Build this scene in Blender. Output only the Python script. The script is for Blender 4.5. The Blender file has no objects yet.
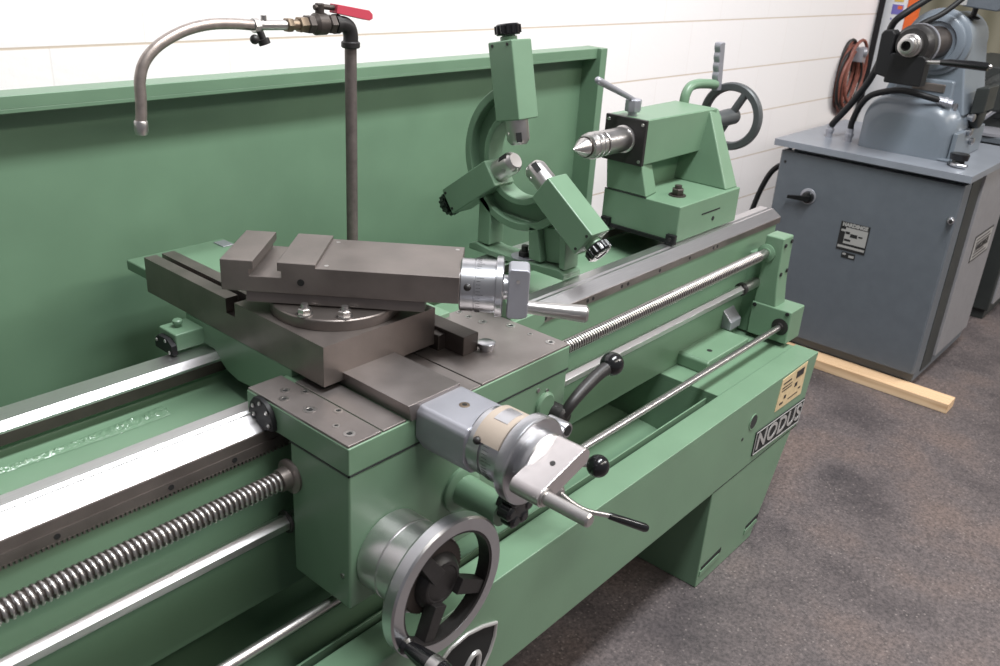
import bpy, bmesh, math, random
from mathutils import Vector, Matrix
random.seed(4)
S = bpy.context.scene
COL = S.collection
PI = math.pi

# ------------------------------------------------------------------ materials
def nodes(m):
    m.use_nodes = True
    nt = m.node_tree
    return nt, nt.nodes, nt.links, nt.nodes['Principled BSDF']

def mat(name, col, rough=.5, metal=0.0, noise=0.0, nscale=40.0, bump=0.0, bscale=120.0, stretch=None, rnoise=0.0, coat=0.0, spec=.5):
    m = bpy.data.materials.new(name)
    nt, N, L, b = nodes(m)
    b.inputs['Base Color'].default_value = (*col, 1)
    b.inputs['Roughness'].default_value = rough
    b.inputs['Metallic'].default_value = metal
    b.inputs['Specular IOR Level'].default_value = spec
    b.inputs['Coat Weight'].default_value = coat
    b.inputs['Coat Roughness'].default_value = .15
    tc = N.new('ShaderNodeTexCoord')
    src = tc.outputs['Object']
    if stretch:
        mp = N.new('ShaderNodeMapping'); mp.inputs['Scale'].default_value = stretch
        L.new(src, mp.inputs['Vector']); src = mp.outputs['Vector']
    if noise or rnoise:
        n = N.new('ShaderNodeTexNoise'); n.inputs['Scale'].default_value = nscale; n.inputs['Detail'].default_value = 5
        L.new(src, n.inputs['Vector'])
    if noise:
        r = N.new('ShaderNodeValToRGB')
        r.color_ramp.elements[0].position = .3; r.color_ramp.elements[1].position = .7
        r.color_ramp.elements[0].color = (*[c * (1 - noise) for c in col], 1)
        r.color_ramp.elements[1].color = (*[min(1, c * (1 + noise)) for c in col], 1)
        L.new(n.outputs['Fac'], r.inputs['Fac']); L.new(r.outputs['Color'], b.inputs['Base Color'])
    if rnoise:
        r = N.new('ShaderNodeMapRange'); r.inputs['To Min'].default_value = max(.02, rough - rnoise); r.inputs['To Max'].default_value = rough + rnoise
        L.new(n.outputs['Fac'], r.inputs['Value']); L.new(r.outputs['Result'], b.inputs['Roughness'])
    if bump:
        n2 = N.new('ShaderNodeTexNoise'); n2.inputs['Scale'].default_value = bscale; n2.inputs['Detail'].default_value = 3
        L.new(src, n2.inputs['Vector'])
        bp = N.new('ShaderNodeBump'); bp.inputs['Strength'].default_value = bump; bp.inputs['Distance'].default_value = .002
        L.new(n2.outputs['Fac'], bp.inputs['Height']); L.new(bp.outputs['Normal'], b.inputs['Normal'])
    return m

M = {}
M['green'] = mat('green_enamel', (.136, .226, .146), .36, 0, .05, 9, .05, 60, rnoise=.06)
M['green_wet'] = mat('wet_green_casting', (.136, .226, .146), .13, 0, .08, 14, .5, 45, rnoise=.08)
M['ways'] = mat('ground_way_steel', (.72, .70, .71), .33, 1, .05, 30, 0, 1, stretch=(.6, 30, 30), rnoise=.04)
M['steel'] = mat('turned_steel', (.52, .50, .49), .33, 1, .04, 30, rnoise=.02)
M['steelpale'] = mat('milled_pale_steel', (.66, .62, .62), .3, 1, .05, 30, rnoise=.02)
M['satin'] = mat('satin_chrome', (.50, .50, .52), .30, 1, .04, 30, rnoise=.02)
M['dull'] = mat('brown_machined_steel', (.205, .178, .165), .40, .8, .16, 14, .06, 200, rnoise=.1)
M['dulldark'] = mat('dark_oiled_steel', (.075, .062, .056), .45, .6, .2, 20, .1, 200, rnoise=.1)
M['pad'] = mat('milled_pad_steel', (.27, .24, .23), .4, .8, .2, 10, .05, 150, rnoise=.1)
M['alu'] = mat('grey_cast_aluminium', (.34, .34, .375), .38, .5, .05, 18, .05, 200)
M['black'] = mat('black_plastic', (.007, .007, .008), .2, 0, coat=.1)
M['rubber'] = mat('black_rubber', (.008, .008, .009), .5, spec=.3)
M['hole'] = mat('bolt_hole_black', (.006, .006, .006), .8)
M['iron'] = mat('black_iron', (.018, .016, .016), .45, .1, .2, 60, .1, 150)
M['pipe'] = mat('galvanised_pipe', (.15, .125, .118), .5, .55, .2, 60, .1, 150)
M['hose'] = mat('metal_flex_hose', (.36, .31, .285), .4, .8, .15, 80)
M['wheelgrey'] = mat('grey_cast_wheel', (.075, .08, .083), .42, .1, .1, 30)
M['red'] = mat('red_vinyl', (.48, .055, .085), .35, 0)
M['grey'] = mat('grey_hammer_enamel', (.100, .113, .130), .38, 0, .05, 25, .15, 260, rnoise=.05)
M['greylight'] = mat('grey_side_enamel', (.21, .205, .215), .42, 0, .06, 25, .15, 260)
M['greycast'] = mat('grey_cast_enamel', (.155, .18, .21), .28, 0, .05, 12, .05, 60)
M['tabletop'] = mat('grey_table_enamel', (.20, .215, .245), .3, 0, .06, 12)
M['dark'] = mat('dark_machine_paint', (.022, .025, .024), .5, 0, .2, 10)
M['plate'] = mat('silver_plate', (.5, .49, .48), .4, .5)
M['cream'] = mat('cream_plate', (.60, .46, .27), .45, 0, .12, 60)
M['tan'] = mat('tan_dial_band', (.42, .35, .29), .45, .3)
M['orange'] = mat('orange_paint', (.75, .13, .02), .4)
M['white'] = mat('white_enamel', (.72, .72, .74), .4)
M['purple'] = mat('violet_ink', (.16, .14, .45), .5)
M['yellow'] = mat('yellow_ink', (.65, .45, .1), .5)
M['copper'] = mat('red_brown_cable', (.22, .075, .055), .5, 0, .2, 50)
M['brass'] = mat('brass_fitting', (.24, .185, .135), .4, .9)

def wood():
    m = bpy.data.materials.new('pine_wood')
    nt, N, L, b = nodes(m)
    tc = N.new('ShaderNodeTexCoord'); mp = N.new('ShaderNodeMapping'); mp.inputs['Scale'].default_value = (14, .9, 14)
    w = N.new('ShaderNodeTexWave'); w.inputs['Scale'].default_value = 2.2; w.inputs['Distortion'].default_value = 5; w.inputs['Detail'].default_value = 3
    r = N.new('ShaderNodeValToRGB'); r.color_ramp.elements[0].color = (.50, .31, .17, 1); r.color_ramp.elements[1].color = (.72, .52, .33, 1)
    L.new(tc.outputs['Object'], mp.inputs['Vector']); L.new(mp.outputs['Vector'], w.inputs['Vector']); L.new(w.outputs['Fac'], r.inputs['Fac'])
    L.new(r.outputs['Color'], b.inputs['Base Color']); b.inputs['Roughness'].default_value = .7
    return m
M['wood'] = wood()

def floor_mat():
    m = bpy.data.materials.new('stained_concrete')
    nt, N, L, b = nodes(m)
    tc = N.new('ShaderNodeTexCoord')
    n1 = N.new('ShaderNodeTexNoise'); n1.inputs['Scale'].default_value = 3.2; n1.inputs['Detail'].default_value = 6
    n2 = N.new('ShaderNodeTexNoise'); n2.inputs['Scale'].default_value = 130; n2.inputs['Detail'].default_value = 3
    r1 = N.new('ShaderNodeValToRGB')
    e = r1.color_ramp.elements; e[0].position = .32; e[0].color = (.046, .040, .043, 1); e[1].position = .68; e[1].color = (.122, .093, .085, 1)
    k = e.new(.5); k.color = (.092, .078, .079, 1)
    r2 = N.new('ShaderNodeValToRGB'); e = r2.color_ramp.elements; e[0].position = .30; e[0].color = (.55, .55, .55, 1); e[1].position = .72; e[1].color = (1.5, 1.45, 1.42, 1)
    mx = N.new('ShaderNodeMix'); mx.data_type = 'RGBA'; mx.blend_type = 'MULTIPLY'; mx.inputs['Factor'].default_value = .85
    L.new(tc.outputs['Object'], n1.inputs['Vector']); L.new(tc.outputs['Object'], n2.inputs['Vector'])
    L.new(n1.outputs['Fac'], r1.inputs['Fac']); L.new(n2.outputs['Fac'], r2.inputs['Fac'])
    L.new(r1.outputs['Color'], mx.inputs['A']); L.new(r2.outputs['Color'], mx.inputs['B'])
    # pale flecks
    v = N.new('ShaderNodeTexVoronoi'); v.inputs['Scale'].default_value = 60
    r3 = N.new('ShaderNodeValToRGB'); e = r3.color_ramp.elements; e[0].position = .10; e[0].color = (1, 1, 1, 1); e[1].position = .20; e[1].color = (0, 0, 0, 1)
    n3 = N.new('ShaderNodeTexNoise'); n3.inputs['Scale'].default_value = 9
    mth = N.new('ShaderNodeMath'); mth.operation = 'MULTIPLY'
    L.new(tc.outputs['Object'], v.inputs['Vector']); L.new(v.outputs['Distance'], r3.inputs['Fac'])
    L.new(tc.outputs['Object'], n3.inputs['Vector']); L.new(r3.outputs['Color'], mth.inputs[0]); n3m = N.new('ShaderNodeMath'); n3m.operation = 'MULTIPLY'; n3m.inputs[1].default_value = .6; L.new(n3.outputs['Fac'], n3m.inputs[0]); L.new(n3m.outputs[0], mth.inputs[1])
    mx2 = N.new('ShaderNodeMix'); mx2.data_type = 'RGBA'; mx2.inputs['B'].default_value = (.34, .29, .27, 1)
    L.new(mth.outputs[0], mx2.inputs['Factor']); L.new(mx.outputs['Result'], mx2.inputs['A'])
    L.new(mx2.outputs['Result'], b.inputs['Base Color'])
    b.inputs['Roughness'].default_value = .5
    bp = N.new('ShaderNodeBump'); bp.inputs['Strength'].default_value = .25; bp.inputs['Distance'].default_value = .002
    L.new(n2.outputs['Fac'], bp.inputs['Height']); L.new(bp.outputs['Normal'], b.inputs['Normal'])
    return m
M['floor'] = floor_mat()

def block_mat():
    m = bpy.data.materials.new('painted_block')
    nt, N, L, b = nodes(m)
    tc = N.new('ShaderNodeTexCoord'); sp = N.new('ShaderNodeSeparateXYZ'); cb = N.new('ShaderNodeCombineXYZ')
    L.new(tc.outputs['Object'], sp.inputs[0]); L.new(sp.outputs['X'], cb.inputs['X']); L.new(sp.outputs['Z'], cb.inputs['Y'])
    br = N.new('ShaderNodeTexBrick'); br.offset = .5
    br.inputs['Scale'].default_value = 1; br.inputs['Brick Width'].default_value = .424; br.inputs['Row Height'].default_value = .212
    br.inputs['Mortar Size'].default_value = .0022; br.inputs['Mortar Smooth'].default_value = .3
    br.inputs['Color1'].default_value = (.90, .86, .86, 1); br.inputs['Color2'].default_value = (.88, .845, .845, 1); br.inputs['Mortar'].default_value = (.84, .79, .78, 1)
    L.new(cb.outputs[0], br.inputs['Vector'])
    b.inputs['Roughness'].default_value = .55
    fr = N.new('ShaderNodeMath'); fr.operation = 'DIVIDE'; fr.inputs[1].default_value = .212; L.new(sp.outputs['Z'], fr.inputs[0])
    fr2 = N.new('ShaderNodeMath'); fr2.operation = 'FRACT'; L.new(fr.outputs[0], fr2.inputs[0])
    pp = N.new('ShaderNodeMath'); pp.operation = 'PINGPONG'; pp.inputs[1].default_value = .5; L.new(fr2.outputs[0], pp.inputs[0])
    rr = N.new('ShaderNodeMapRange'); rr.inputs['From Min'].default_value = .008; rr.inputs['From Max'].default_value = .016; rr.inputs['To Min'].default_value = 1; rr.inputs['To Max'].default_value = 0
    L.new(pp.outputs[0], rr.inputs['Value'])
    hm = N.new('ShaderNodeMix'); hm.data_type = 'RGBA'; hm.inputs['B'].default_value = (.62, .51, .42, 1)
    L.new(rr.outputs['Result'], hm.inputs['Factor']); L.new(br.outputs['Color'], hm.inputs['A']); L.new(hm.outputs['Result'], b.inputs['Base Color'])
    n = N.new('ShaderNodeTexNoise'); n.inputs['Scale'].default_value = 60; L.new(tc.outputs['Object'], n.inputs['Vector'])
    mt = N.new('ShaderNodeMath'); mt.operation = 'MULTIPLY_ADD'; mt.inputs[1].default_value = -1.2
    L.new(br.outputs['Fac'], mt.inputs[0]); L.new(n.outputs['Fac'], mt.inputs[2])
    bp = N.new('ShaderNodeBump'); bp.inputs['Strength'].default_value = .2; bp.inputs['Distance'].default_value = .003
    L.new(mt.outputs[0], bp.inputs['Height']); L.new(bp.outputs['Normal'], b.inputs['Normal'])
    return m
M['block'] = block_mat()

def ridged_mat():
    m = bpy.data.materials.new('tan_ridged_panel')
    nt, N, L, b = nodes(m)
    tc = N.new('ShaderNodeTexCoord'); w = N.new('ShaderNodeTexWave'); w.bands_direction = 'Y'; w.inputs['Scale'].default_value = 1.6; w.inputs['Distortion'].default_value = .6
    r = N.new('ShaderNodeValToRGB'); r.color_ramp.elements[0].color = (.27, .25, .17, 1); r.color_ramp.elements[1].color = (.42, .39, .29, 1)
    L.new(tc.outputs['Object'], w.inputs['Vector']); L.new(w.outputs['Fac'], r.inputs['Fac']); L.new(r.outputs['Color'], b.inputs['Base Color'])
    b.inputs['Roughness'].default_value = .7
    return m
M['ridged'] = ridged_mat()

# ------------------------------------------------------------------ mesh builder
def basis(d):
    d = Vector(d).normalized()
    a = Vector((0, 0, 1)) if abs(d.z) < .9 else Vector((1, 0, 0))
    u = d.cross(a).normalized(); v = d.cross(u).normalized()
    return d, u, v

def cat(pts, n=8, closed=False):
    P = [Vector(p) for p in pts]; out = []
    k = len(P)
    for i in range(k if closed else k - 1):
        p0 = P[(i - 1) % k] if closed or i else P[0]; p1 = P[i]; p2 = P[(i + 1) % k]
        p3 = P[(i + 2) % k] if closed or i + 2 < k else P[-1]
        for j in range(n):
            t = j / n
            out.append(.5 * ((2 * p1) + (p2 - p0) * t + (2 * p0 - 5 * p1 + 4 * p2 - p3) * t * t + (3 * p1 - p0 - 3 * p2 + p3) * t ** 3))
    if not closed: out.append(P[-1])
    return out

class MB:
    def __init__(s): s.bm = bmesh.new(); s.mi = 0
    def use(s, i): s.mi = i; return s
    def face(s, vs):
        try:
            f = s.bm.faces.new(vs); f.material_index = s.mi; return f
        except ValueError: return None
    def box(s, x0, x1, y0, y1, z0, z1):
        v = [s.bm.verts.new((x, y, z)) for z in (z0, z1) for x, y in ((x0, y0), (x1, y0), (x1, y1), (x0, y1))]
        for q in ((3, 2, 1, 0), (4, 5, 6, 7), (0, 1, 5, 4), (1, 2, 6, 5), (2, 3, 7, 6), (3, 0, 4, 7)): s.face([v[i] for i in q])
        return s
    def hexa(s, lo, hi):          # two quads, same winding (counter-clockwise from above)
        v = [s.bm.verts.new(p) for p in lo] + [s.bm.verts.new(p) for p in hi]
        for q in ((3, 2, 1, 0), (4, 5, 6, 7), (0, 1, 5, 4), (1, 2, 6, 5), (2, 3, 7, 6), (3, 0, 4, 7)): s.face([v[i] for i in q])
        return s
    def prism(s, ax, pts, a, b):
        def mk(p, t):
            return {0: (t, p[0], p[1]), 1: (p[0], t, p[1]), 2: (p[0], p[1], t)}[ax]
        A = [s.bm.verts.new(mk(p, a)) for p in pts]; B = [s.bm.verts.new(mk(p, b)) for p in pts]
        n = len(pts)
        s.face(A); s.face(B[::-1])
        for i in range(n): s.face([A[i], B[i], B[(i + 1) % n], A[(i + 1) % n]])
        return s
    def rings(s, R, cap=True, closed=False):
        n = len(R[0])
        V = [[s.bm.verts.new(p) for p in r] for r in R]
        for i in range(len(V) - (0 if closed else 1)):
            a, b = V[i], V[(i + 1) % len(V)]
            for j in range(n): s.face([a[j], a[(j + 1) % n], b[(j + 1) % n], b[j]])
        if cap and not closed: s.face(V[0][::-1]); s.face(V[-1])
        return s
    def lathe(s, o, d, prof, n=40, closed=False, ph=0.0):
        d, u, v = basis(d); o = Vector(o)
        R = []
        for t, r in prof:
            r = max(r, 1e-5)
            R.append([o + d * t + (u * math.cos(2 * PI * j / n + ph) + v * math.sin(2 * PI * j / n + ph)) * r for j in range(n)])
        return s.rings(R, True, closed)
    def cyl(s, p0, p1, r0, r1=None, n=28):
        p0 = Vector(p0); p1 = Vector(p1)
        return s.lathe(p0, p1 - p0, [(0, r0), ((p1 - p0).length, r0 if r1 is None else r1)], n)
    def tube(s, pts, r, n=14, closed=False, cap=True):
        P = [Vector(p) for p in pts]; k = len(P); R = []; u = None
        for i in range(k):
            a = P[(i - 1) % k] if closed or i else P[0]; b = P[(i + 1) % k] if closed or i < k - 1 else P[-1]
            t = (b - a).normalized()
            if u is None: _, u, _ = basis(t)
            u = (u - t * u.dot(t)).normalized(); w = t.cross(u)
            rr = r(i / (k - 1)) if callable(r) else r
            R.append([P[i] + (u * math.cos(2 * PI * j / n) + w * math.sin(2 * PI * j / n)) * rr for j in range(n)])
        return s.rings(R, cap, closed)
    def sph(s, c, r, n=24, sc=(1, 1, 1)):
        c = Vector(c); prof = [(-math.cos(PI * i / 14), math.sin(PI * i / 14)) for i in range(15)]
        R = []
        for t, q in prof:
            q = max(q, 1e-4)
            R.append([c + Vector((q * math.cos(2 * PI * j / n) * sc[0], q * math.sin(2 * PI * j / n) * sc[1], t * sc[2])) * r for j in range(n)])
        return s.rings(R)
    def arc(s, ax, c, r0, r1, a0, a1, x0, x1, n=40):
        # band in the plane normal to axis X (ax=0): angles measured from +y towards +z
        R = []
        for i in range(n + 1):
            a = math.radians(a0 + (a1 - a0) * i / n); ca, sa = math.cos(a), math.sin(a)
            q = [(x0, r0), (x1, r0), (x1, r1), (x0, r1)]
            R.append([(x, c[0] + r * ca, c[1] + r * sa) for x, r in q])
        return s.rings(R)
    def hexnut(s, o, d, r, h): return s.lathe(o, d, [(0, r * .95), (.001, r), (h - .0015, r), (h, r * .88)], 6)
    def screw(s, o, d, r, h, mh=1):
        d = Vector(d).normalized(); o = Vector(o); m0 = s.mi
        s.lathe(o, d, [(0, r), (h * .8, r), (h, r * .88), (h, r * .5), (h * .99, r * .48)], 20)
        s.use(mh); s.cyl(o + d * (h * .97), o + d * (h * 1.01), r * .5, n=6); s.use(m0)
        return s
    def xf(s, mtx): bmesh.ops.transform(s.bm, matrix=mtx, verts=s.bm.verts); return s
    def build(s, name, mats, parent=None, bevel=0, smooth=35, seg=2):
        if not isinstance(mats, (list, tuple)): mats = [mats]
        bmesh.ops.recalc_face_normals(s.bm, faces=s.bm.faces)
        me = bpy.data.meshes.new(name)
        off = Vector((0, 0, 0)); p = parent
        while p is not None: off += Vector(p.location); p = p.parent
        loc = Vector((0, 0, 0))
        if parent is None:
            xs = [v.co for v in s.bm.verts]
            loc = Vector(((min(c.x for c in xs) + max(c.x for c in xs)) / 2, (min(c.y for c in xs) + max(c.y for c in xs)) / 2, min(c.z for c in xs)))
            off = loc
        for v in s.bm.verts: v.co -= off
        s.bm.to_mesh(me); s.bm.free()
        for q in mats: me.materials.append(M[q] if isinstance(q, str) else q)
        for f in me.polygons: f.use_smooth = True
        me.set_sharp_from_angle(angle=math.radians(smooth))
        o = bpy.data.objects.new(name, me); COL.objects.link(o)
        o.location = loc
        if parent is not None: o.parent = parent
        if bevel:
            b = o.modifiers.new('bevel', 'BEVEL'); b.width = bevel; b.segments = seg; b.limit_method = 'ANGLE'; b.angle_limit = math.radians(38); b.harden_normals = True
        return o

def each(name, mats, parent, items, fn, bevel=0):
    for it in items:
        q = MB(); fn(q, *it); q.build(name, mats, parent, bevel)

def tag(o, label=None, cat_=None, group=None, kind=None):
    if label: o['label'] = label
    if cat_: o['category'] = cat_
    if group: o['group'] = group
    if kind: o['kind'] = kind
    return o
def thing(name, loc, label, cat_, group=None):
    o = bpy.data.objects.new(name, None); COL.objects.link(o); o.location = loc; o.empty_display_size = .05
    return tag(o, label, cat_, group)
def lab(o, text): o['label'] = text; return o

def text_mesh(txt, size, mtx, extrude=.0004, shear=0, sx=1.0):
    cu = bpy.data.curves.new('txt', 'FONT'); cu.body = txt; cu.size = size; cu.extrude = extrude; cu.align_x = 'CENTER'; cu.align_y = 'CENTER'; cu.shear = shear; cu.offset = .0012
    cu.space_character = 1.05
    ob = bpy.data.objects.new('txt', cu); COL.objects.link(ob)
    dg = bpy.context.evaluated_depsgraph_get(); dg.update()
    me = bpy.data.meshes.new_from_object(ob.evaluated_get(dg))
    m = MB(); m.bm.from_mesh(me)
    bpy.data.objects.remove(ob); bpy.data.curves.remove(cu)
    bmesh.ops.transform(m.bm, matrix=mtx @ Matrix.Diagonal((sx, 1, 1, 1)), verts=m.bm.verts)
    return m
def frame(o, ex, ey):
    ex = Vector(ex).normalized(); ey = Vector(ey).normalized(); ez = ex.cross(ey)
    m = Matrix.Identity(4)
    for i, c in enumerate((ex, ey, ez)):
        for k in range(3): m[k][i] = c[k]
    for k in range(3): m[k][3] = o[k]
    return m

# ------------------------------------------------------------------ setting
m = MB(); m.box(-1.5, 8.2, -2.5, 3.2, -.05, 0)
tag(m.build('floor', 'floor'), kind='structure')
m = MB(); m.hexa([(-1.5, 2.06, 0), (5.32, 1.84, 0), (5.32, 2.02, 0), (-1.5, 2.24, 0)], [(-1.5, 2.06, 3.4), (5.32, 1.84, 3.4), (5.32, 2.02, 3.4), (-1.5, 2.24, 3.4)])
wb = m.build('wall_back', 'block'); tag(wb, kind='structure')
# put the texture origin where the courses fall
me = wb.data; dz = -.170
for v in me.vertices: v.co.z += dz
wb.location.z -= dz
m = MB(); m.box(8.0, 8.1, -2.5, 3.2, 0, 3.4)
tag(m.build('wall_right', 'ridged'), kind='structure')

# ================================================================== LATHE
LA = thing('engine_lathe', (1.3, 1.15, 0), 'large green engine lathe with long steel ways, tall green splash guard and sheet metal base', 'lathe')
XL0 = -.75            # left end, out of the picture
# --- base
m = MB()
m.box(XL0, 2.285, .748, .815, .492, .506)                     # front rim
m.prism(1, [(XL0, .290), (XL0, .495), (2.284, .495), (2.238, .290)], .748, .760)   # front panel
m.box(XL0, 2.236, .75, .80, .286, .296)                        # bottom return
m.box(1.845, 2.283, .805, 1.67, .484, .500)                    # right deck
m.hexa([(1.845, .805, .30), (1.86, .805, .30), (1.86, 1.55, .30), (1.845, 1.55, .30)], [(1.845, .805, .486), (1.86, .805, .486), (1.86, 1.55, .486), (1.845, 1.55, .486)])
m.box(XL0, 1.85, 1.40, 1.67, .484, .500)                       # rear deck
m.box(XL0, 1.846, .806, .815, .462, .494)                      # inner lip down
m.prism(0, [(.76, .300), (.76, .310), (1.0, .345), (1.45, .37), (1.45, .36), (1.0, .335)], XL0, 1.846)   # chip chute floor
m.box(XL0, 2.20, 1.655, 1.67, .29, .50)                        # rear panel
m.hexa([(2.222, .755, .292), (2.237, .755, .292), (2.237, 1.655, .292), (2.222, 1.655, .292)], [(2.268, .755, .495), (2.283, .755, .495), (2.283, 1.655, .495), (2.268, 1.655, .495)])
base = m.build('base_tray', 'green', LA, .0025)
m = MB(); m.box(XL0, 1.844, .848, .852, .40, .482); m.build('drain_lip', 'green', base, .001)
m = MB()
m.prism(1, [(1.755, 0), (1.755, .290), (2.205, .290), (2.062, 0)], .7482, 1.56)
ped = m.build('pedestal', 'green', LA, .003)
m = MB(); m.prism(1, [(1.757, .291), (1.757, .2930), (2.236, .2930), (2.236, .291)], .7472, .75); m.build('seam', 'hole', ped)
def vent(m, x0, x1):
    m.use(0).prism(1, [(x0, .046), (x1, .052), (x1, .066), (x0, .060)], .7472, .75)
    m.use(1).prism(1, [(x0 - .006, .034), (x1 - .002, .040), (x1 - .012, .053), (x0 - .004, .048)], .7455, .749)
each('vent_slot', ['hole', 'green'], ped, ((1.768, 1.872), (2.015, 2.090)), vent)
m = MB(); m.box(XL0, -.2, .7482, 1.56, 0, .290); m.build('pedestal', 'green', LA, .003)
# --- bed casting
m = MB()
TR = [(1.049, .790), (1.054, .772), (1.072, .763), (1.10, .760), (1.16, .762), (1.195, .766), (1.214, .769), (1.230, .773), (1.238, .780), (1.232, .790), (1.2190, .800)]
def trough_z(y):
    for (a, za), (b, zb) in zip(TR, TR[1:]):
        if a <= y <= b: return za + (zb - za) * (y - a) / (b - a)
    return .79
sec = [(.984, .50), (.984, .800), (1.048, .800)] + TR + [(1.224, .806), (1.284, .806), (1.284, .50)]
m.prism(0, sec, XL0, 2.40)
bed = m.build('bed_casting', 'green', LA, .003)
m = MB()   # coolant residue lying along the foot of the rear trough wall: uneven and glossy
NX, NY = 260, 12
rg = random.Random(8)
vs = []
for i in range(NX + 1):
    x = -.1 + .72 * i / NX; row = []
    mid = 1.204 + .004 * math.sin(x * 9 + .6); half = .010 + .004 * math.sin(x * 13)
    for j in range(NY + 1):
        t = j / NY; y = mid - half + 2 * half * t
        z = trough_z(y) + .0006 + (  .0026 * abs(rg.gauss(0, 1)) * math.sin(PI * t) if 0 < t < 1 else 0)
        row.append(m.bm.verts.new((x, y, z)))
    vs.append(row)
for i in range(NX):
    for j in range(NY): m.face([vs[i][j], vs[i + 1][j], vs[i + 1][j + 1], vs[i][j + 1]])
lab(m.build('coolant_residue', 'green_wet', bed, 0, 80), 'glittering wet streak in the trough')
m = MB(); m.prism(1, [(1.922, .500), (1.922, .532), (1.930, .538), (2.15, .538), (2.15, .500)], .896, .99); ft = m.build('bed_foot', 'green', LA, .004)
m = MB(); m.cyl((1.99, .93, .537), (1.99, .93, .5386), .0075, n=20); m.build('bolt_hole', 'hole', ft)
m = MB(); m.prism(0, [(.955, .5375), (.955, .562), (.985, .592), (.985, .5375)], 2.15, 2.21); lab(m.build('wedge_pad', 'alu', LA, .003), 'pale grey metal wedge beside the end bracket')
# --- ways
m = MB(); m.prism(0, [(.984, .7985), (.984, .8105), (.987, .8125), (1.0105, .828), (1.0155, .828), (1.021, .8235), (1.026, .827), (1.050, .827), (1.050, .7985)], XL0, 2.419)
way = m.build('front_way', ['ways'], LA, 0, 12)
m = MB(); m.prism(0, [(1.218, .812), (1.218, .8187), (1.2303, .828), (1.240, .828), (1.2445, .8245), (1.278, .8245), (1.284, .812)], XL0, 2.40)
m.build('rear_way', 'ways', LA, 0, 12)
m = MB(); m.prism(0, [(1.2178, .796), (1.2178, .8145), (1.2845, .8145), (1.2845, .796)], XL0, 2.40); m.build('way_flank', 'dulldark', LA)
m = MB(); m.box(XL0, 2.415, .9815, .985, .7935, .8095); lab(m.build('way_flank', 'dull', LA), 'brown steel flank under the front way')
m = MB(); m.box(XL0, 1.2, .9800, .985, .776, .793)
x = XL0
while x < 1.2:
    m.box(x, x + .0032, .9795, .985, .7715, .777); x += .0064
rack = m.build('gear_rack', 'dull', LA)
each('rack_bolt_hole', 'hole', rack, [(x, .9803, .7850) for x in (.345, .50, .18, .60)] + [(x, .9818, .8020) for x in (1.30, 1.325, 1.345, 1.47, 1.49, 1.60, 1.625, 1.76, 1.90, 2.02, 2.04)], lambda m, x, y, z: m.cyl((x, y, z), (x, y - .001, z), .0042, n=14))
# --- lead screw with a real thread
m = MB()
X0, X1, pitch, n = -.2, 2.19, .0083, 22
R = []; steps = int((X1 - X0) / pitch * 6)
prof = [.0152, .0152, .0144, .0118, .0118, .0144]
Y, Zc = .9312, .7537
V = []
for i in range(steps + 1):
    x = X0 + (X1 - X0) * i / steps; ring = []
    for j in range(n):
        a = 2 * PI * j / n; ph = ((x / pitch) - j / n) % 1 * 6; k = int(ph); fr = ph - k
        r = prof[k % 6] * (1 - fr) + prof[(k + 1) % 6] * fr
        ring.append((x, Y + r * math.cos(a), Zc + r * math.sin(a)))
    V.append(ring)
VV = [[m.bm.verts.new(p) for p in r] for r in V]
for i in range(len(VV) - 1):
    for j in range(n):
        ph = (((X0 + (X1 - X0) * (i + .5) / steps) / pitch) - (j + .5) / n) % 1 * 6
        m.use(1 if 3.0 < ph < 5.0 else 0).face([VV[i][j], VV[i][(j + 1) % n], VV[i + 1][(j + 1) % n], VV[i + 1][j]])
m.use(0)
m.cyl((2.18, Y, Zc), (2.245, Y, Zc), .0128); m.cyl((XL0, Y, Zc), (-.19, Y, Zc), .0128)
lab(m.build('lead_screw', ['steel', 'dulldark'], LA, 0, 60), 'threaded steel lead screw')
m = MB(); m.lathe((XL0, .9477, .6631), (1, 0, 0), [(0, .0135), (2.175 - XL0, .0135)], 6, ph=-.40)
fr_ = lab(m.build('feed_rod', 'ways', LA, .0006), 'bright hexagonal feed rod')
m = MB(); m.lathe((2.150, .9477, .6631), (1, 0, 0), [(0, .0145), (.003, .018), (.014, .018), (.017, .0145)], 24); m.build('shear_collar', 'iron', fr_)
m = MB(); m.cyl((2.165, .9477, .6631), (2.243, .9477, .6631), .0150); m.build('rod_sleeve', 'steel', fr_)
m = MB(); m.cyl((XL0, .8524, .5595), (2.25, .8524, .5595), .0088); lab(m.build('control_rod', 'steel', LA), 'thin round control rod')
# --- end bracket
m = MB()
m.prism(1, [(2.238, .513), (2.238, .609), (2.328, .609), (2.328, .513)], .8275, .945)
m.prism(0, [(.877, .605), (.884, .66), (.887, .70), (.890, .803), (.942, .803), (.942, .605)], 2.242, 2.306)
m.box(2.258, 2.300, .94, .99, .505, .74)
br = m.build('end_bracket', 'green', LA, .004)
each('bolt_hole', 'hole', br, (((2.256, .8885, .782), (0, -1, 0)), ((2.292, .8885, .788), (0, -1, 0)), ((2.256, .8865, .70), (0, -1, 0)), ((2.292, .8865, .704), (0, -1, 0)), ((2.237, .838, .602), (-1, 0, 0)), ((2.237, .935, .602), (-1, 0, 0))),
     lambda m, p, d: m.cyl(p, Vector(p) + Vector(d) * .003, .0055, n=14))
m = MB(); m.lathe((2.24, .8524, .5595), (-1, 0, 0), [(0, .024), (.003, .024), (.005, .013), (.012, .012)], 24)
m.build('rod_bush', 'iron', br)
m = MB(); m.lathe((2.243, .9312, .7537), (-1, 0, 0), [(0, .025), (.006, .025), (.009, .016), (.012, .016)], 24); m.build('screw_bearing', 'green', br)
m = MB(); m.lathe((2.23, .80, .385), (1, 0, 0), [(0, .006), (.105, .006), (.107, .004)], 14); m.build('locking_bolt', 'steel', LA)
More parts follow.
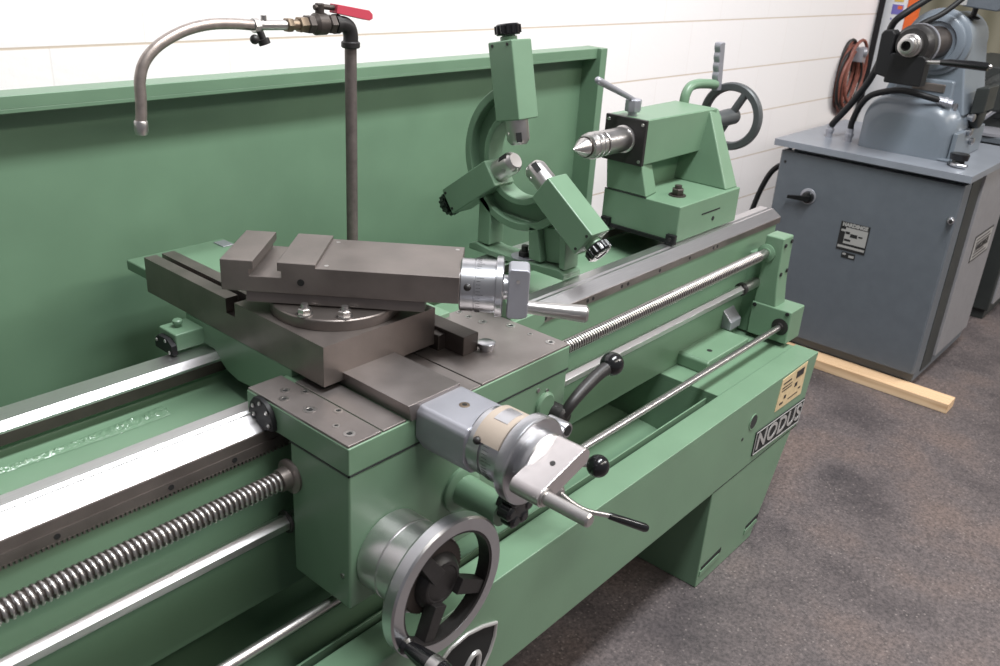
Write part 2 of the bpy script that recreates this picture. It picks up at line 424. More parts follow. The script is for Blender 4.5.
# --- splash guard
m = MB()
m.box(XL0, 2.30, 1.625, 1.632, .498, 1.212)
m.box(XL0, 2.270, 1.575, 1.632, 1.190, 1.213)
m.box(XL0, 2.270, 1.575, 1.580, 1.183, 1.192)
m.box(2.268, 2.300, 1.560, 1.632, .498, 1.2135)
m.box(XL0, 2.30, 1.59, 1.63, .49, .52)
gd = m.build('splash_guard', 'green', LA, .002)
# --- plates on the front panel
Yf = .7478
m = MB(); m.use(0).hexa([(2.0470, Yf - .001, .406), (2.2110, Yf - .001, .402), (2.2110, Yf + .002, .402), (2.0470, Yf + .002, .406)], [(2.0600, Yf - .001, .496), (2.2140, Yf - .001, .500), (2.2140, Yf + .002, .500), (2.0600, Yf + .002, .496)])
m.use(1)
m.box(2.150, 2.196, Yf - .002, Yf, .470, .490)
for x, z, w, h in ((2.070, .478, .05, .004), (2.068, .466, .06, .003), (2.068, .457, .06, .003), (2.150, .444, .016, .012), (2.090, .430, .012, .010), (2.120, .418, .06, .003), (2.068, .418, .02, .006), (2.180, .428, .014, .005)):
    m.box(x, x + w, Yf - .0016, Yf, z, z + h)
lab(m.build('instruction_plate', ['cream', 'iron'], LA), 'cream instruction plate with dark marks')
m = MB()
m.use(0).prism(1, [(1.948, .314), (1.950, .384), (2.252, .374), (2.236, .302)], Yf - .0022, Yf + .001)
m.use(1)
for a, b in (((1.951, .317), (1.953, .381)), ((1.953, .381), (2.248, .371)), ((2.248, .371), (2.233, .3055)), ((2.233, .3055), (1.951, .317))):
    m.tube([(a[0], Yf - .0024, a[1]), (b[0], Yf - .0024, b[1])], .0014, 6)
npl = m.build('name_plate', ['hole', 'plate'], LA)
t = text_mesh('NODUS', .068, frame((2.098, Yf - .0028, .3435), (1, 0, -.036), (.12, 0, 1)), .0006, 0, 1.12)
lab(t.build('lettering', 'plate', npl), 'raised silver letters reading NODUS')
m = MB()   # shield badge
sh = [(.800, .325), (.800, .418), (.825, .433), (.865, .437), (.905, .428), (.940, .4135), (.938, .385), (.928, .357), (.910, .33), (.885, .305), (.85, .30)]
m.use(0).prism(1, sh, Yf - .002, Yf + .001)
m.use(1).tube([(x, Yf - .0022, z) for x, z in sh], .0038, 8, closed=True)
m.tube(cat([(.852, Yf - .0022, .315), (.862, Yf - .0022, .355), (.880, Yf - .0022, .378), (.897, Yf - .0022, .375), (.898, Yf - .0022, .352), (.888, Yf - .0022, .318)]), .0052, 8)
lab(m.build('maker_badge', ['hole', 'plate'], LA), 'black and silver shield shaped badge')
m = MB(); m.lathe((1.918, .7475, .428), (0, -1, 0), [(-.02, .0225), (.0012, .0225), (.0012, .019), (-.001, .019)], 28); m.use(1).cyl((1.918, .7478, .428), (1.918, .7464, .428), .0192, n=28)
m.build('grommet_hole', ['green', 'dark'], LA)
m = MB(); m.cyl((1.87, .748, .397), (1.87, .7465, .397), .004, n=12); m.build('rivet', 'iron', LA)

# ================================================================== CARRIAGE
CA = thing('lathe_carriage', (.9, 1.0, .80), 'green lathe carriage with steel cross slide and chrome handwheels, straddling the ways', 'carriage')
m = MB()
m.box(.661, 1.157, .7986, 1.033, .8145, .858)
m.prism(0, [(1.02, .80), (1.136, .797), (1.170, .795), (1.2003, .802), (1.222, .816), (1.2351, .8300), (1.30, .8300), (1.32, .835), (1.32, .871), (1.02, .871)], .7335, 1.085)
m.box(1.085, 1.157, 1.235, 1.36, .829, .862)
m.prism(1, [(1.155, .815), (1.155, .858), (1.245, .858), (1.255, .846), (1.255, .830), (1.22, .8145)], .93, 1.04)
sad = m.build('saddle', 'green', CA, .002)
m = MB(); m.box(.6625, .7225, .8005, 1.031, .856, .862); m.build('pad_plate', 'pad', sad, .0008)
each('pad_plate', 'pad', sad, ((.7255, .7695, .8005, 1.0, .856, .8615), (.9305, 1.156, .8005, 1.031, .856, .862), (.876, .929, .8005, 1.0, .856, .861)), lambda m, *a: m.box(*a), .0008)
m = MB(); m.prism(1, [(.7755, .858), (.7690, .885), (.8755, .885), (.869, .858)], .796, .955); lab(m.build('dovetail_way', 'pad', sad, .0008), 'raised steel dovetail way')
def padscrew(m, x, y, r):
    m.use(0).lathe((x, y, .8618), (0, 0, 1), [(0, r), (.0009, r), (.001, r * .55), (.0004, r * .5)], 20); m.use(1).cyl((x, y, .862), (x, y, .8624), r * .5, n=16)
each('cap_screw', ['steel', 'hole'], sad, ((.697, .986, .0075), (.680, .966, .0075), (.687, .915, .0095), (.715, .885, .007), (.6856, .854, .0055), (.6851, .825, .0085), (.716, .963, .0065), (1.137, .918, .0085), (1.135, .826, .0085), (1.111, .963, .008), (1.109, .996, .007), (1.112, 1.022, .006), (1.135, .871, .005)), padscrew)
m = MB(); m.lathe((1.030, .882, .862), (0, 0, 1), [(0, .012), (.006, .012), (.007, .0155), (.013, .0155), (.0145, .013)], 28); m.build('oil_plug', 'satin', sad)
m = MB(); m.box(.980, 1.016, .888, 1.05, .862, .896); m.box(.964, .985, .93, 1.0, .862, .89); lab(m.build('stop_bar', 'dulldark', CA, .0015), 'dark square steel bar')
# right rear lock housing over the way
m = MB(); m.hexa([(1.158, .930, .85), (1.205, .930, .85), (1.205, 1.045, .85), (1.158, 1.045, .85)], [(1.158, .955, .905), (1.205, .945, .893), (1.205, 1.045, .905), (1.158, 1.045, .905)])
lk = m.build('lock_housing', 'green', CA, .003)
each('bolt_hole', 'hole', lk, ((1.176, .985, .9035, .007), (1.193, 1.005, .9025, .006)), lambda m, x, y, z, r: m.cyl((x, y, z - .004), (x, y, z + .002), r, n=16))
# wipers
def wiper(pts, x0, x1, name='way_wiper'):
    m = MB(); m.use(0).prism(0, pts, x0, x1)
    c = (sum(p[0] for p in pts) / len(pts), sum(p[1] for p in pts) / len(pts))
    m.use(1)
    for p in pts[::2]:
        y = c[0] + (p[0] - c[0]) * .68; z = c[1] + (p[1] - c[1]) * .68
        m.lathe((x0, y, z), (-1, 0, 0), [(0, .0035), (.002, .0032), (.0025, .002)], 10)
    return m.build(name, ['rubber', 'steel'], CA, .0015)
wiper([(1.014, .848), (1.004, .8600), (.989, .8625), (.975, .8575), (.9645, .848), (.9590, .8337), (.9587, .8190), (.984, .812), (1.011, .8285), (1.020, .8285)], .653, .661)
# rear oil box
m = MB(); m.box(.682, .736, 1.266, 1.320, .830, .861); ob = m.build('oiler_box', 'green', CA, .003)
m = MB(); m.lathe((.704, 1.295, .861), (0, 0, 1), [(0, .006), (.006, .006), (.007, .0085), (.012, .0085), (.014, .006)], 20); m.build('oil_cap', 'green', ob)
wiper([(1.262, .826), (1.264, .843), (1.278, .852), (1.306, .852), (1.318, .843), (1.318, .826)], .672, .682)
# apron
m = MB()
m.prism(1, [(.661, .583), (.661, .8135), (1.155, .8135), (1.155, .60), (1.12, .5700), (1.0, .565), (.99, .583)], .7986, .93)
ap = m.build('apron', 'green', CA, .004)
m = MB(); m.box(.6605, 1.1575, .7981, .80, .8125, .8150); m.box(.6605, .663, .7981, .93, .8125, .8150); m.build('seam', 'dark', ap)
each('shaft_boss', 'green', ap, (((.890, .7995, .690), [(0, .040), (.006, .040), (.009, .036), (.010, .026), (.092, .024)]), ((1.095, .7995, .765), [(0, .024), (.005, .024), (.008, .020)])), lambda m, o, p: m.lathe(o, (0, -1, 0), p, 36))
m = MB(); m.lathe((.6615, .9312, .7537), (-1, 0, 0), [(0, .027), (.004, .027), (.006, .0245), (.008, .018), (.022, .017)], 32); lab(m.build('lead_screw_flange', 'dull', ap), 'brown steel flange around the lead screw')
m = MB(); m.lathe((.6615, .9477, .6631), (-1, 0, 0), [(0, .019), (.003, .018)], 24); m.build('feed_rod_bush', 'iron', ap)
each('grub_screw', 'steel', ap, (((.6615, .815, .637), (-1, 0, 0)), ((1.075, .7988, .80), (0, -1, 0)), ((1.10, .7988, .79), (0, -1, 0))), lambda m, p, d: m.cyl(p, Vector(p) + Vector(d) * .002, .004, n=12))
# clutch knob below the cross feed dial
m = MB(); m.lathe((.893, .712, .709), (0, -1, 0), [(0, .018), (.012, .018), (.014, .024), (.034, .024), (.036, .012)], 28)
for k in range(6):
    a = 2 * PI * k / 6; m.lathe((.893 + .020 * math.cos(a), .700, .709 + .020 * math.sin(a)), (0, -1, 0), [(0, .008), (.003, .0125), (.022, .0125), (.026, .007)], 14)
lab(m.build('star_knob', 'black', CA, .001), 'black star knob under the cross feed dial')
# cross feed
cx, cz = .836, .836
m = MB(); m.prism(1, [(cx - .0515, .828), (cx - .0515, .870), (cx - .044, .8795), (cx + .042, .8795), (cx + .0505, .870), (cx + .0505, .828), (cx + .035, .803), (cx, .795), (cx - .035, .803)], .700, .7985)
cf = m.build('cross_feed_bracket', 'alu', CA, .004)
m = MB(); m.screw((.838, .752, .8785), (0, 0, 1), .008, .002); m.build('cap_screw', ['brass', 'hole'], cf)
dz0, dy = .847, .0175
m = MB(); m.lathe((cx, .704, dz0), (0, -1, 0), [(0, .047), (.004, .050), (.026, .0505), (.026, .048), (.031, .048), (.031, .051), (.066, .0515), (.070, .049)], 56)
m.use(1)
for k in range(60):
    a = 2 * PI * k / 60; y0 = .670; L_ = .018 if k % 5 == 0 else .010
    ca, sa = math.cos(a), math.sin(a)
    m.tube([(cx + .0514 * ca, y0, dz0 + .0514 * sa), (cx + .0514 * ca, y0 - L_, dz0 + .0514 * sa)], .0003, 4)
dm = m.build('graduated_drum', ['satin', 'hole'], CA)
m = MB(); R = []
for i in range(19):
    a = math.radians(64 + 88 * i / 18); R.append([(cx + r * math.cos(a), y, dz0 + r * math.sin(a)) for r, y in ((.052, .688), (.0555, .688), (.0555, .643), (.052, .643))])
m.rings(R); m.use(1); R = []
for i in range(9):
    a = math.radians(76 + 36 * i / 8); R.append([(cx + r * math.cos(a), y, dz0 + r * math.sin(a)) for r, y in ((.0545, .676), (.0562, .676), (.0562, .652), (.0545, .652))])
m.rings(R)
lab(m.build('vernier_cover', ['tan', 'satin'], dm), 'tan curved cover with a bright window')
m = MB(); m.sph((cx - .049, .680, dz0 + .026), .006); m.build('dial_lock_screw', 'iron', dm)
m = MB(); m.lathe((cx, .6365, dz0), (0, -1, 0), [(0, .056), (.001, .063), (.002, .0645), (.018, .065), (.0185, .0648), (.020, .0625)], 64); m.lathe((cx, .6205, dz0), (0, -1, 0), [(0, .0480), (.020, .0475), (.022, .0455), (.022, .038)], 64); m.use(1).lathe((cx, .6170, dz0), (0, -1, 0), [(0, .0627), (.0004, .0625), (.0005, .047)], 64)
m.build('dial_flange', ['satin', 'alu'], CA, 0, 25)
m = MB()
u = Vector((.9593, 0, .2823)).normalized(); w = Vector((-u.z, 0, u.x))
cc0 = Vector((.8175, 0, .8605))
pts = []
for c_, s0, rr in ((cc0 + u * .043, -90, .0132), (cc0 - u * .043, 90, .0135)):
    for i in range(13):
        a = math.radians(s0 + 180 * i / 12); q = c_ + u * (rr * math.cos(a)) + w * (rr * math.sin(a)); pts.append((q.x, q.z))
m.prism(1, pts, .6005, .552)
cr = m.build('crank_arm', 'steelpale', CA, .0012)
m = MB(); q = cc0 + w * .0135 + u * .002 + Vector((0, .572, 0)); m.lathe(q, w, [(-.001, .004), (.0008, .004), (.0008, .0025)], 14); m.build('grub_screw', 'iron', cr)
h0 = cc0 - u * .041 + Vector((0, .553, 0))
m = MB(); m.lathe(h0, (0, -1, 0), [(0, .011), (.001, .0125), (.0035, .0125), (.004, .0095), (.070, .0095), (.0725, .0075)], 28); lab(m.build('crank_handle', 'steel', cr), 'plain round steel handle')
m = MB(); m.lathe((.9142, .655, .8624), (0, -1, 0), [(0, .0118), (.033, .0118), (.035, .0105), (.0345, .008)], 24); m.use(1).cyl((.9142, .621, .8624), (.9142, .6197, .8624), .008, n=16); m.build('eye_boss', ['satin', 'hole'], CA)
# apron handwheel
wx, wz = .737, .655
m = MB(); m.lathe((wx, .7995, wz), (0, -1, 0), [(0, .062), (.003, .0645), (.040, .0645), (.041, .062), (.043, .062), (.044, .0645), (.078, .0645), (.080, .060)], 64); hd = m.build('handwheel_dial', 'ways', CA)
m = MB()
for k in range(56):
    a = 2 * PI * k / 56; m.tube([(wx + .0565 * math.cos(a), .7195, wz + .0565 * math.sin(a)), (wx + .0565 * math.cos(a), .706, wz + .0565 * math.sin(a))], .0022, 6)
m.lathe((wx, .7195, wz), (0, -1, 0), [(0, .056), (.014, .056), (.014, .045)], 48)
m.build('knurled_ring', 'dulldark', hd)
wx, wz = .7435, .6465
m = MB(); m.lathe((wx, .688, wz), (0, -1, 0), [(-.014, .092), (-.014, .108), (-.010, .111), (.007, .111), (.010, .108), (.010, .0900), (-.014, .0885)], 72, closed=True)
hw = m.build('handwheel_rim', 'satin', CA, 0, 30)
m = MB(); m.lathe((wx, .688, wz), (0, -1, 0), [(-.013, .086), (-.013, .0915), (.0092, .0902), (.0085, .086)], 72, closed=True); lab(m.build('inner_band', 'iron', hw, 0, 30), 'black painted inner face of the rim')
m = MB(); m.lathe((wx, .712, wz), (0, -1, 0), [(-.006, .046), (.006, .044), (.016, .038), (.020, .034), (.0205, .029), (.019, .028)], 44)
for a in (-30, 246, 124):
    a = math.radians(a); e = Vector((math.cos(a), 0, math.sin(a))); c_ = Vector((wx, .692, wz)); sd = Vector((-e.z, 0, e.x)) * .0125
    p0 = c_ + e * .03; p1 = c_ + e * .097; d_ = Vector((0, .0105, 0))
    m.hexa([p0 - sd - d_, p1 - sd * .8 - d_, p1 - sd * .8 + d_, p0 - sd + d_], [p0 + sd - d_, p1 + sd * .8 - d_, p1 + sd * .8 + d_, p0 + sd + d_])
m.build('handwheel_spokes', 'iron', CA, .002)
a = math.radians(208); hx, hz = wx + .098 * math.cos(a), wz + .098 * math.sin(a)
m = MB(); m.lathe((hx, .684, hz), (0, -1, 0), [(0, .012), (.010, .013), (.014, .0095), (.030, .0125), (.060, .0155), (.082, .0150), (.092, .012), (.095, .006)], 28); m.use(1).lathe((hx, .684, hz), (0, -1, 0), [(.058, .0160), (.074, .0160)], 28)
lab(m.build('handwheel_grip', ['black', 'steel'], CA), 'black turned grip on the rim')
# levers
m = MB(); m.lathe((1.120, .80, .742), (0, -1, 0), [(0, .019), (.030, .018), (.034, .014)], 24)
m.tube(cat([(1.120, .773, .744), (1.133, .768, .764), (1.160, .768, .778), (1.205, .770, .792), (1.235, .770, .7985)]), lambda t: .0095 + .003 * t, 14)
lv = m.build('feed_lever', 'iron', CA)
m = MB(); m.sph((1.2543, .770, .801), .0222); m.build('ball_knob', 'black', lv)
m = MB(); m.lathe((1.11, .80, .66), (0, -1, 0), [(0, .016), (.045, .015), (.048, .010)], 24); m.tube([(1.11, .76, .662), (1.1357, .705, .6667)], .006, 12)
lv = m.build('half_nut_lever', 'steel', CA)
m = MB(); m.sph((1.1357, .70, .6677), .0205); m.build('ball_knob', 'black', lv)
m = MB(); m.lathe((1.108, .80, .598), (0, -1, 0), [(0, .014), (.046, .013), (.049, .009)], 24); m.tube(cat([(1.108, .754, .598), (1.116, .735, .585), (1.132, .710, .5705), (1.176, .684, .5505)]), .0048, 12)
lv = m.build('selector_lever', 'steel', CA)
a_, b_ = Vector((1.170, .6875, .5530)), Vector((1.232, .638, .5180)); d_ = b_ - a_
m = MB(); m.lathe(a_, d_, [(0, .0045), (.004, .0066), (.03, .0075), (d_.length - .006, .0085), (d_.length, .0065)], 20); m.build('lever_grip', 'black', lv)
# cross slide
m = MB()
m.prism(2, [(.7335, .94), (.964, .94), (.964, 1.165), (.792, 1.165), (.792, 1.445), (.7335, 1.445)], .872, .912)
m.prism(2, [(.7335, .94), (.964, .94), (.964, 1.165), (.7335, 1.165)], .9119, .9375)
m.prism(2, [(.7335, 1.190), (.757, 1.190), (.757, 1.445), (.7335, 1.445)], .9119, .9375)
m.prism(2, [(.768, 1.180), (.792, 1.180), (.792, 1.445), (.768, 1.445)], .9119, .9375)
m.box(.8, .93, .95, 1.3, .866, .88)
lab(m.build('cross_slide', 'dull', CA, 0), 'brown grey steel cross slide with a long slotted tail')
m = MB(); m.prism(2, [(.793, 1.166), (.962, 1.166), (.957, 1.546), (.749, 1.546), (.749, 1.446), (.793, 1.446)], .882, .902); gp = m.build('rear_guard', 'green', CA, .003)
m = MB(); m.box(.925, .950, 1.495, 1.53, .9015, .904); m.build('catch_plate', 'alu', gp, .001)

# ================================================================== COMPOUND REST
CO = thing('compound_rest', (.849, 1.052, .9375), 'brown grey steel compound slide set at an angle on top of the cross slide', 'compound slide')
T = Matrix.Translation((.849, 1.052, 0)) @ Matrix.Rotation(math.radians(-50), 4, 'Z')
m = MB(); m.lathe((0, 0, .9378), (0, 0, 1), [(0, .104), (.016, .104), (.018, .102), (.018, .02)], 72); m.xf(T); sw = m.build('swivel_disc', 'dull', CO, .0008)
for (x, y) in ((-.031, -.087), (.030, -.086)):
    m = MB(); m.lathe((x, y, .9558), (0, 0, 1), [(0, .0125), (.002, .0125)], 24); m.hexnut((x, y, .9575), (0, 0, 1), .0105, .010); m.cyl((x, y, .967), (x, y, .974), .006, .0055, n=18); m.xf(T); m.build('clamp_nut', 'steel', sw)
m = MB(); m.prism(0, [(-.052, .957), (-.044, .9775), (.070, .9775), (.078, .957)], -.131, .148); m.xf(T); m.build('lower_slide', 'dull', CO, .001)
m = MB()
m.prism(1, [(-.165, .9775), (.201, .9775), (.201, 1.0215), (-.019, 1.0215), (-.019, 1.0275), (-.078, 1.0275), (-.078, 1.0135), (-.072, 1.0135), (-.072, 1.003), (-.121, 1.003), (-.121, 1.0135), (-.1145, 1.0135), (-.1145, 1.0275), (-.165, 1.0275)], -.060, .086)
m.xf(T); tp = lab(m.build('top_slide', 'dull', CO, .0012), 'top slide with a wide slot across')
each('oil_nipple', 'steel', tp, ((-.005, -.045, 1.0213), (-.008, .07, 1.0213), (.19, .07, 1.0213)), lambda m, x, y, z: m.lathe((x, y, z), (0, 0, 1), [(0, .0035), (.0006, .0035), (.0008, .002)], 12).xf(T))
m = MB(); m.cyl((-.042, -.0598, .997), (-.042, -.0612, .997), .0055, n=16); m.xf(T); m.build('gib_screw_hole', 'hole', tp)
m = MB(); m.lathe((.200, 0, .9880), (1, 0, 0), [(0, .040), (.002, .0425), (.022, .0425), (.0225, .0415), (.024, .0415), (.0245, .0430), (.056, .0430)], 56); m.use(1)
for k in range(50):
    a = 2 * PI * k / 50; m.tube([(.226, .0431 * math.cos(a), .988 + .0431 * math.sin(a)), (.226 + (.012 if k % 5 == 0 else .007), .0431 * math.cos(a), .988 + .0431 * math.sin(a))], .0003, 4)
m.use(0); m.xf(T); dr = m.build('graduated_drum', ['satin', 'hole'], CO)
m = MB(); m.sph((.213, -.041, .999), .006); m.xf(T); m.build('dial_lock_screw', 'iron', dr)
m = MB(); m.lathe((.256, 0, .988), (1, 0, 0), [(0, .043), (.001, .0490), (.011, .0490), (.013, .046), (.013, .02), (.02, .02)], 56); m.xf(T); m.build('dial_flange', 'satin', CO)
m = MB(); m.prism(1, [(.276, .944), (.276, 1.022), (.279, 1.026), (.306, 1.026), (.310, 1.022), (.310, .946), (.300, .9415), (.281, .9415)], -.022, .022); m.xf(T); ca_ = lab(m.build('crank_arm', 'alu', CO, .003), 'pale grey block shaped crank arm')
m = MB(); m.cyl((.2915, -.0215, 1.006), (.2915, -.0230, 1.006), .003, n=14); m.xf(T); m.build('grub_screw', 'steel', ca_)
m = MB(); m.lathe((.308, 0, .9555), (1, 0, -.06), [(0, .010), (.003, .0105), (.06, .0125), (.090, .0145), (.097, .0145), (.101, .011)], 28); m.xf(T); lab(m.build('crank_handle', 'steel', ca_), 'tapered steel crank handle')

# ================================================================== STEADY REST
XS = 1.47; CY, CZ = 1.198, 1.064
ST = thing('steady_rest', (1.49, 1.16, .828), 'green open C shaped steady rest with three adjustable jaws between carriage and tailstock', 'steady rest')
m = MB()
m.arc(0, (CY, CZ), .090, .150, -152, 79, XS + .026, XS + .045, 64)
m.arc(0, (CY, CZ), .140, .158, -152, 79, XS, XS + .05, 64)
m.arc(0, (CY, CZ), .086, .101, -152, 79, XS, XS + .05, 64)
# web legs and foot
m.prism(0, [(1.305, .985), (1.305, .85), (1.268, .85), (1.268, .935)], XS, XS + .05)
m.prism(0, [(1.158, .925), (1.150, .85), (1.115, .85), (1.132, .925)], XS, XS + .05)
m.prism(0, [(1.132, .925), (1.115, .85), (1.062, .855), (1.066, .935)], XS + .018, XS + .05)
m.prism(0, [(1.268, .935), (1.268, .91), (1.15, .91), (1.155, .93)], XS + .012, XS + .05)
m.prism(0, [(1.075, .98), (1.055, .97), (1.050, .85), (1.066, .85)], XS, XS + .05)
m.prism(0, [(1.325, .829), (1.325, .843), (1.305, .850), (1.262, .843), (1.15, .843), (1.062, .850), (1.046, .842), (1.046, .829)], XS - .006, XS + .056)
sb = m.build('steady_frame', 'green', ST, .003)
m = MB(); m.hexnut((XS + .02, 1.178, .843), (0, 0, 1), .014, .014); m.cyl((XS + .02, 1.178, .857), (XS + .02, 1.178, .870), .008); m.use(1).lathe((XS + .02, 1.178, .8431), (0, 0, 1), [(0, .03), (.002, .03)], 28); m.build('clamp_bolt', ['iron', 'alu'], ST)
def arm(c0, ang, length, wide, sgn, x0, x1, tip):
    # c0: box centre of inner end (y,z); ang: outward direction
    e = Vector((0, math.cos(math.radians(ang)), math.sin(math.radians(ang)))); s_ = Vector((0, -e.z, e.y)); o = Vector((0, *c0))
    h = wide / 2
    m = MB()
    P = lambda t, q, x: tuple(o + e * t + s_ * q + Vector((x, 0, 0)))
    m.hexa([P(0, -h, x0), P(length, -h, x0), P(length, h, x0), P(0, h, x0)], [P(0, -h, x1), P(length, -h, x1), P(length, h, x1), P(0, h, x1)])
    a = m.build('jaw_box', 'green', ST, .003)
    each('pin', 'iron', a, ((-h * .63,), (h * .63,)), lambda m, q: m.cyl(P(length * .95, q, x0 + .0005), P(length * .95, q, x0 - .0015), .0032, n=12))
    xc = (x0 + x1) / 2 - .002
    m = MB(); m.use(0).lathe(P(0, 0, xc), -e, [(-.01, .0245), (tip * .78, .0245), (tip * .86, .023), (tip, .017), (tip, .008)], 32)
    r_ = .0254; sl = Vector((-.72, 0, 0)) + s_ * sgn * .70; sl.normalize(); t2 = sl.cross(e)
    c1 = Vector(P(-tip * .50, 0, xc)); c2 = Vector(P(-tip * .88, 0, xc))
    m.use(1).hexa([c1 + sl * .014 - t2 * .006, c2 + sl * .014 - t2 * .006, c2 + sl * .014 + t2 * .006, c1 + sl * .014 + t2 * .006], [c1 + sl * r_ - t2 * .006, c2 + sl * .0254 - t2 * .006, c2 + sl * .0254 + t2 * .006, c1 + sl * r_ + t2 * .006])
    m.use(0).lathe(Vector(P(-tip * .55, 0, xc)) + (t2 * .5 * sgn + sl).normalized() * -.0 + (Vector((-1, 0, 0)) * .9 - s_ * sgn * .4).normalized() * .0238, (Vector((-1, 0, 0)) * .9 - s_ * sgn * .4), [(0, .006), (.0014, .006), (.0016, .003)], 16)
    m.build('jaw', ['steel', 'hole'], a)
    m = MB(); m.lathe(P(length, 0, xc), e, [(-.004, .018), (.008, .018), (.009, .014), (.012, .014)], 24); m.build('collar', 'green', a)
    m = MB(); k0 = P(length + .011, 0, xc); m.lathe(k0, e, [(0, .0245), (.003, .0255), (.019, .0255), (.022, .023), (.0225, .014), (.021, .013)], 36)
    d_, u_, v_ = basis(e)
    for k in range(14):
        a2 = 2 * PI * k / 14; pp = Vector(k0) + (u_ * math.cos(a2) + v_ * math.sin(a2)) * .0247; m.cyl(pp + e * .003, pp + e * .019, .0040, n=8)
    m.build('knurled_knob', 'black', a)
arm((1.219, 1.1435), 77.5, .162, .066, 1, XS - .02, XS + .045, .052)
arm((1.1205, 1.021), 216.5, .158, .066, -1, XS - .02, XS + .045, .058)
arm((1.2600, 1.023), -36.5, .158, .062, 1, XS - .02, XS + .045, .058)

# ================================================================== TAILSTOCK
TS = thing('tailstock', (2.04, 1.14, .828), 'green tailstock with pointed steel centre and dark handwheel on the far ways', 'tailstock')
m = MB(); m.box(1.885, 2.197, 1.0188, 1.245, .832, .925); tb = m.build('tailstock_base', 'green', TS, .003)
m = MB(); m.box(2.00, 2.095, 1.0180, 1.02, .884, .8875); m.build('slot', 'hole', tb)
m = MB(); m.cyl((2.064, 1.0188, .864), (2.064, 1.0175, .864), .006, n=16); m.build('bolt_hole', 'hole', tb)
m = MB(); m.box(1.879, 1.886, 1.022, 1.24, .829, .838); m.build('wiper_strip', 'rubber', tb)
each('way_wiper', ['rubber', 'iron'], tb, ((1.030,), (1.226,)), lambda m, y: m.use(0).box(1.874, 1.886, y - .013, y + .013, .829, .853).use(1).lathe((1.874, y, .842), (-1, 0, 0), [(0, .005), (.002, .0048)], 14), .001)
m = MB()
m.box(1.93, 2.19, 1.185, 1.245, .922, 1.02)
m.hexa([(1.886, 1.118, .9255), (1.955, 1.13, .9255), (1.955, 1.245, .9255), (1.886, 1.240, .9255)], [(1.886, 1.145, 1.01), (1.955, 1.16, 1.01), (1.955, 1.25, 1.01), (1.886, 1.25, 1.01)])
m.hexa([(2.132, 1.028, .9245), (2.194, 1.026, .9245), (2.194, 1.245, .9245), (2.132, 1.245, .9245)], [(2.160, 1.122, 1.112), (2.222, 1.130, 1.112), (2.222, 1.252, 1.112), (2.160, 1.252, 1.112)])
m.hexa([(1.885, 1.1435, 1.000), (2.20, 1.128, 1.008), (2.20, 1.255, 1.008), (1.885, 1.255, 1.000)], [(1.885, 1.1435, 1.1135), (2.20, 1.122, 1.117), (2.20, 1.255, 1.117), (1.885, 1.255, 1.1135)])
tbod = m.build('tailstock_body', 'green', TS, .004)
m = MB(); m.box(1.8842, 1.8875, 1.1185, 1.243, .9243, .9262); m.build('seam', 'dark', tbod)
m = MB(); m.lathe((1.975, 1.082, .925), (0, 0, 1), [(0, .022), (.003, .022)], 24); m.hexnut((1.975, 1.082, .928), (0, 0, 1), .016, .016); m.cyl((1.975, 1.082, .944), (1.975, 1.082, .952), .009); m.build('clamp_nut', 'dulldark', TS)
m = MB(); m.box(1.875, 1.886, 1.1375, 1.257, 1.001, 1.1135); fp = m.build('face_plate', 'iron', TS, .002)
each('cap_screw', 'steel', fp, [(y, z) for y in (1.147, 1.247) for z in (1.012, 1.102)], lambda m, y, z: m.lathe((1.875, y, z), (-1, 0, 0), [(0, .0045), (.0012, .004), (.0013, .002)], 14))
qy, qz = 1.197, 1.060
m = MB(); m.lathe((1.877, qy, qz), (-1, 0, 0), [(0, .034), (.006, .034), (.008, .0305), (.098, .0305), (.100, .029)], 44); m.build('quill', 'steel', TS)
m = MB(); m.use(1).lathe((1.778, qy, qz), (-1, 0, 0), [(0, .027), (.010, .027)], 40); m.use(0).lathe((1.769, qy, qz), (-1, 0, 0), [(0, .030), (.002, .032), (.014, .032), (.016, .030), (.018, .030), (.020, .032), (.032, .032), (.034, .030), (.036, .030), (.038, .031), (.050, .029), (.053, .024)], 44); m.use(1).lathe((1.717, qy, qz), (-1, 0, 0), [(0, .024), (.006, .0245)], 40); m.use(0).lathe((1.712, qy, qz), (-1, 0, 0), [(0, .0225), (.010, .0215), (.046, .0008)], 40)
m.build('live_centre', ['steel', 'dulldark'], TS)
m = MB(); m.lathe((1.905, 1.20, 1.113), (0, 0, 1), [(0, .011), (.012, .011)], 20); m.lathe((1.905, 1.20, 1.124), (0, 0, 1), [(0, .019), (.003, .0205), (.028, .0205), (.031, .018)], 8)
m.tube([(1.905, 1.20, 1.152), (1.745, 1.20, 1.209)], lambda t: .006 + .0025 * t, 14); m.sph((1.743, 1.20, 1.2097), .0085)
m.build('quill_lock_lever', 'alu', TS, .0008)
m = MB(); R = []
P = cat([(2.235, 1.245, 1.095), (2.237, 1.245, 1.128), (2.256, 1.245, 1.150), (2.295, 1.245, 1.155), (2.345, 1.245, 1.152), (2.40, 1.245, 1.146)], 6)
m.tube(P, .0135, 14); cl = m.build('clamp_lever', 'green', TS)
m = MB(); pr = []
n = 40
for i in range(n + 1):
    t = i / n; x = 2.415 - .020 * t; z = 1.128 + .135 * t; pr.append((x - .013 - .004 * abs(math.sin(t * PI * 5)), z))
for i in range(n, -1, -1):
    t = i / n; x = 2.415 - .020 * t; z = 1.128 + .135 * t; pr.append((x + .013, z))
m.prism(1, pr, 1.236, 1.256); lab(m.build('lever_grip', 'alu', cl, .003), 'grey finger grooved grip')
m = MB(); m.lathe((2.195, qy, qz), (1, 0, 0), [(0, .040), (.03, .040), (.04, .030), (.13, .028)], 32); m.build('screw_housing', 'green', TS)
HX = 2.44
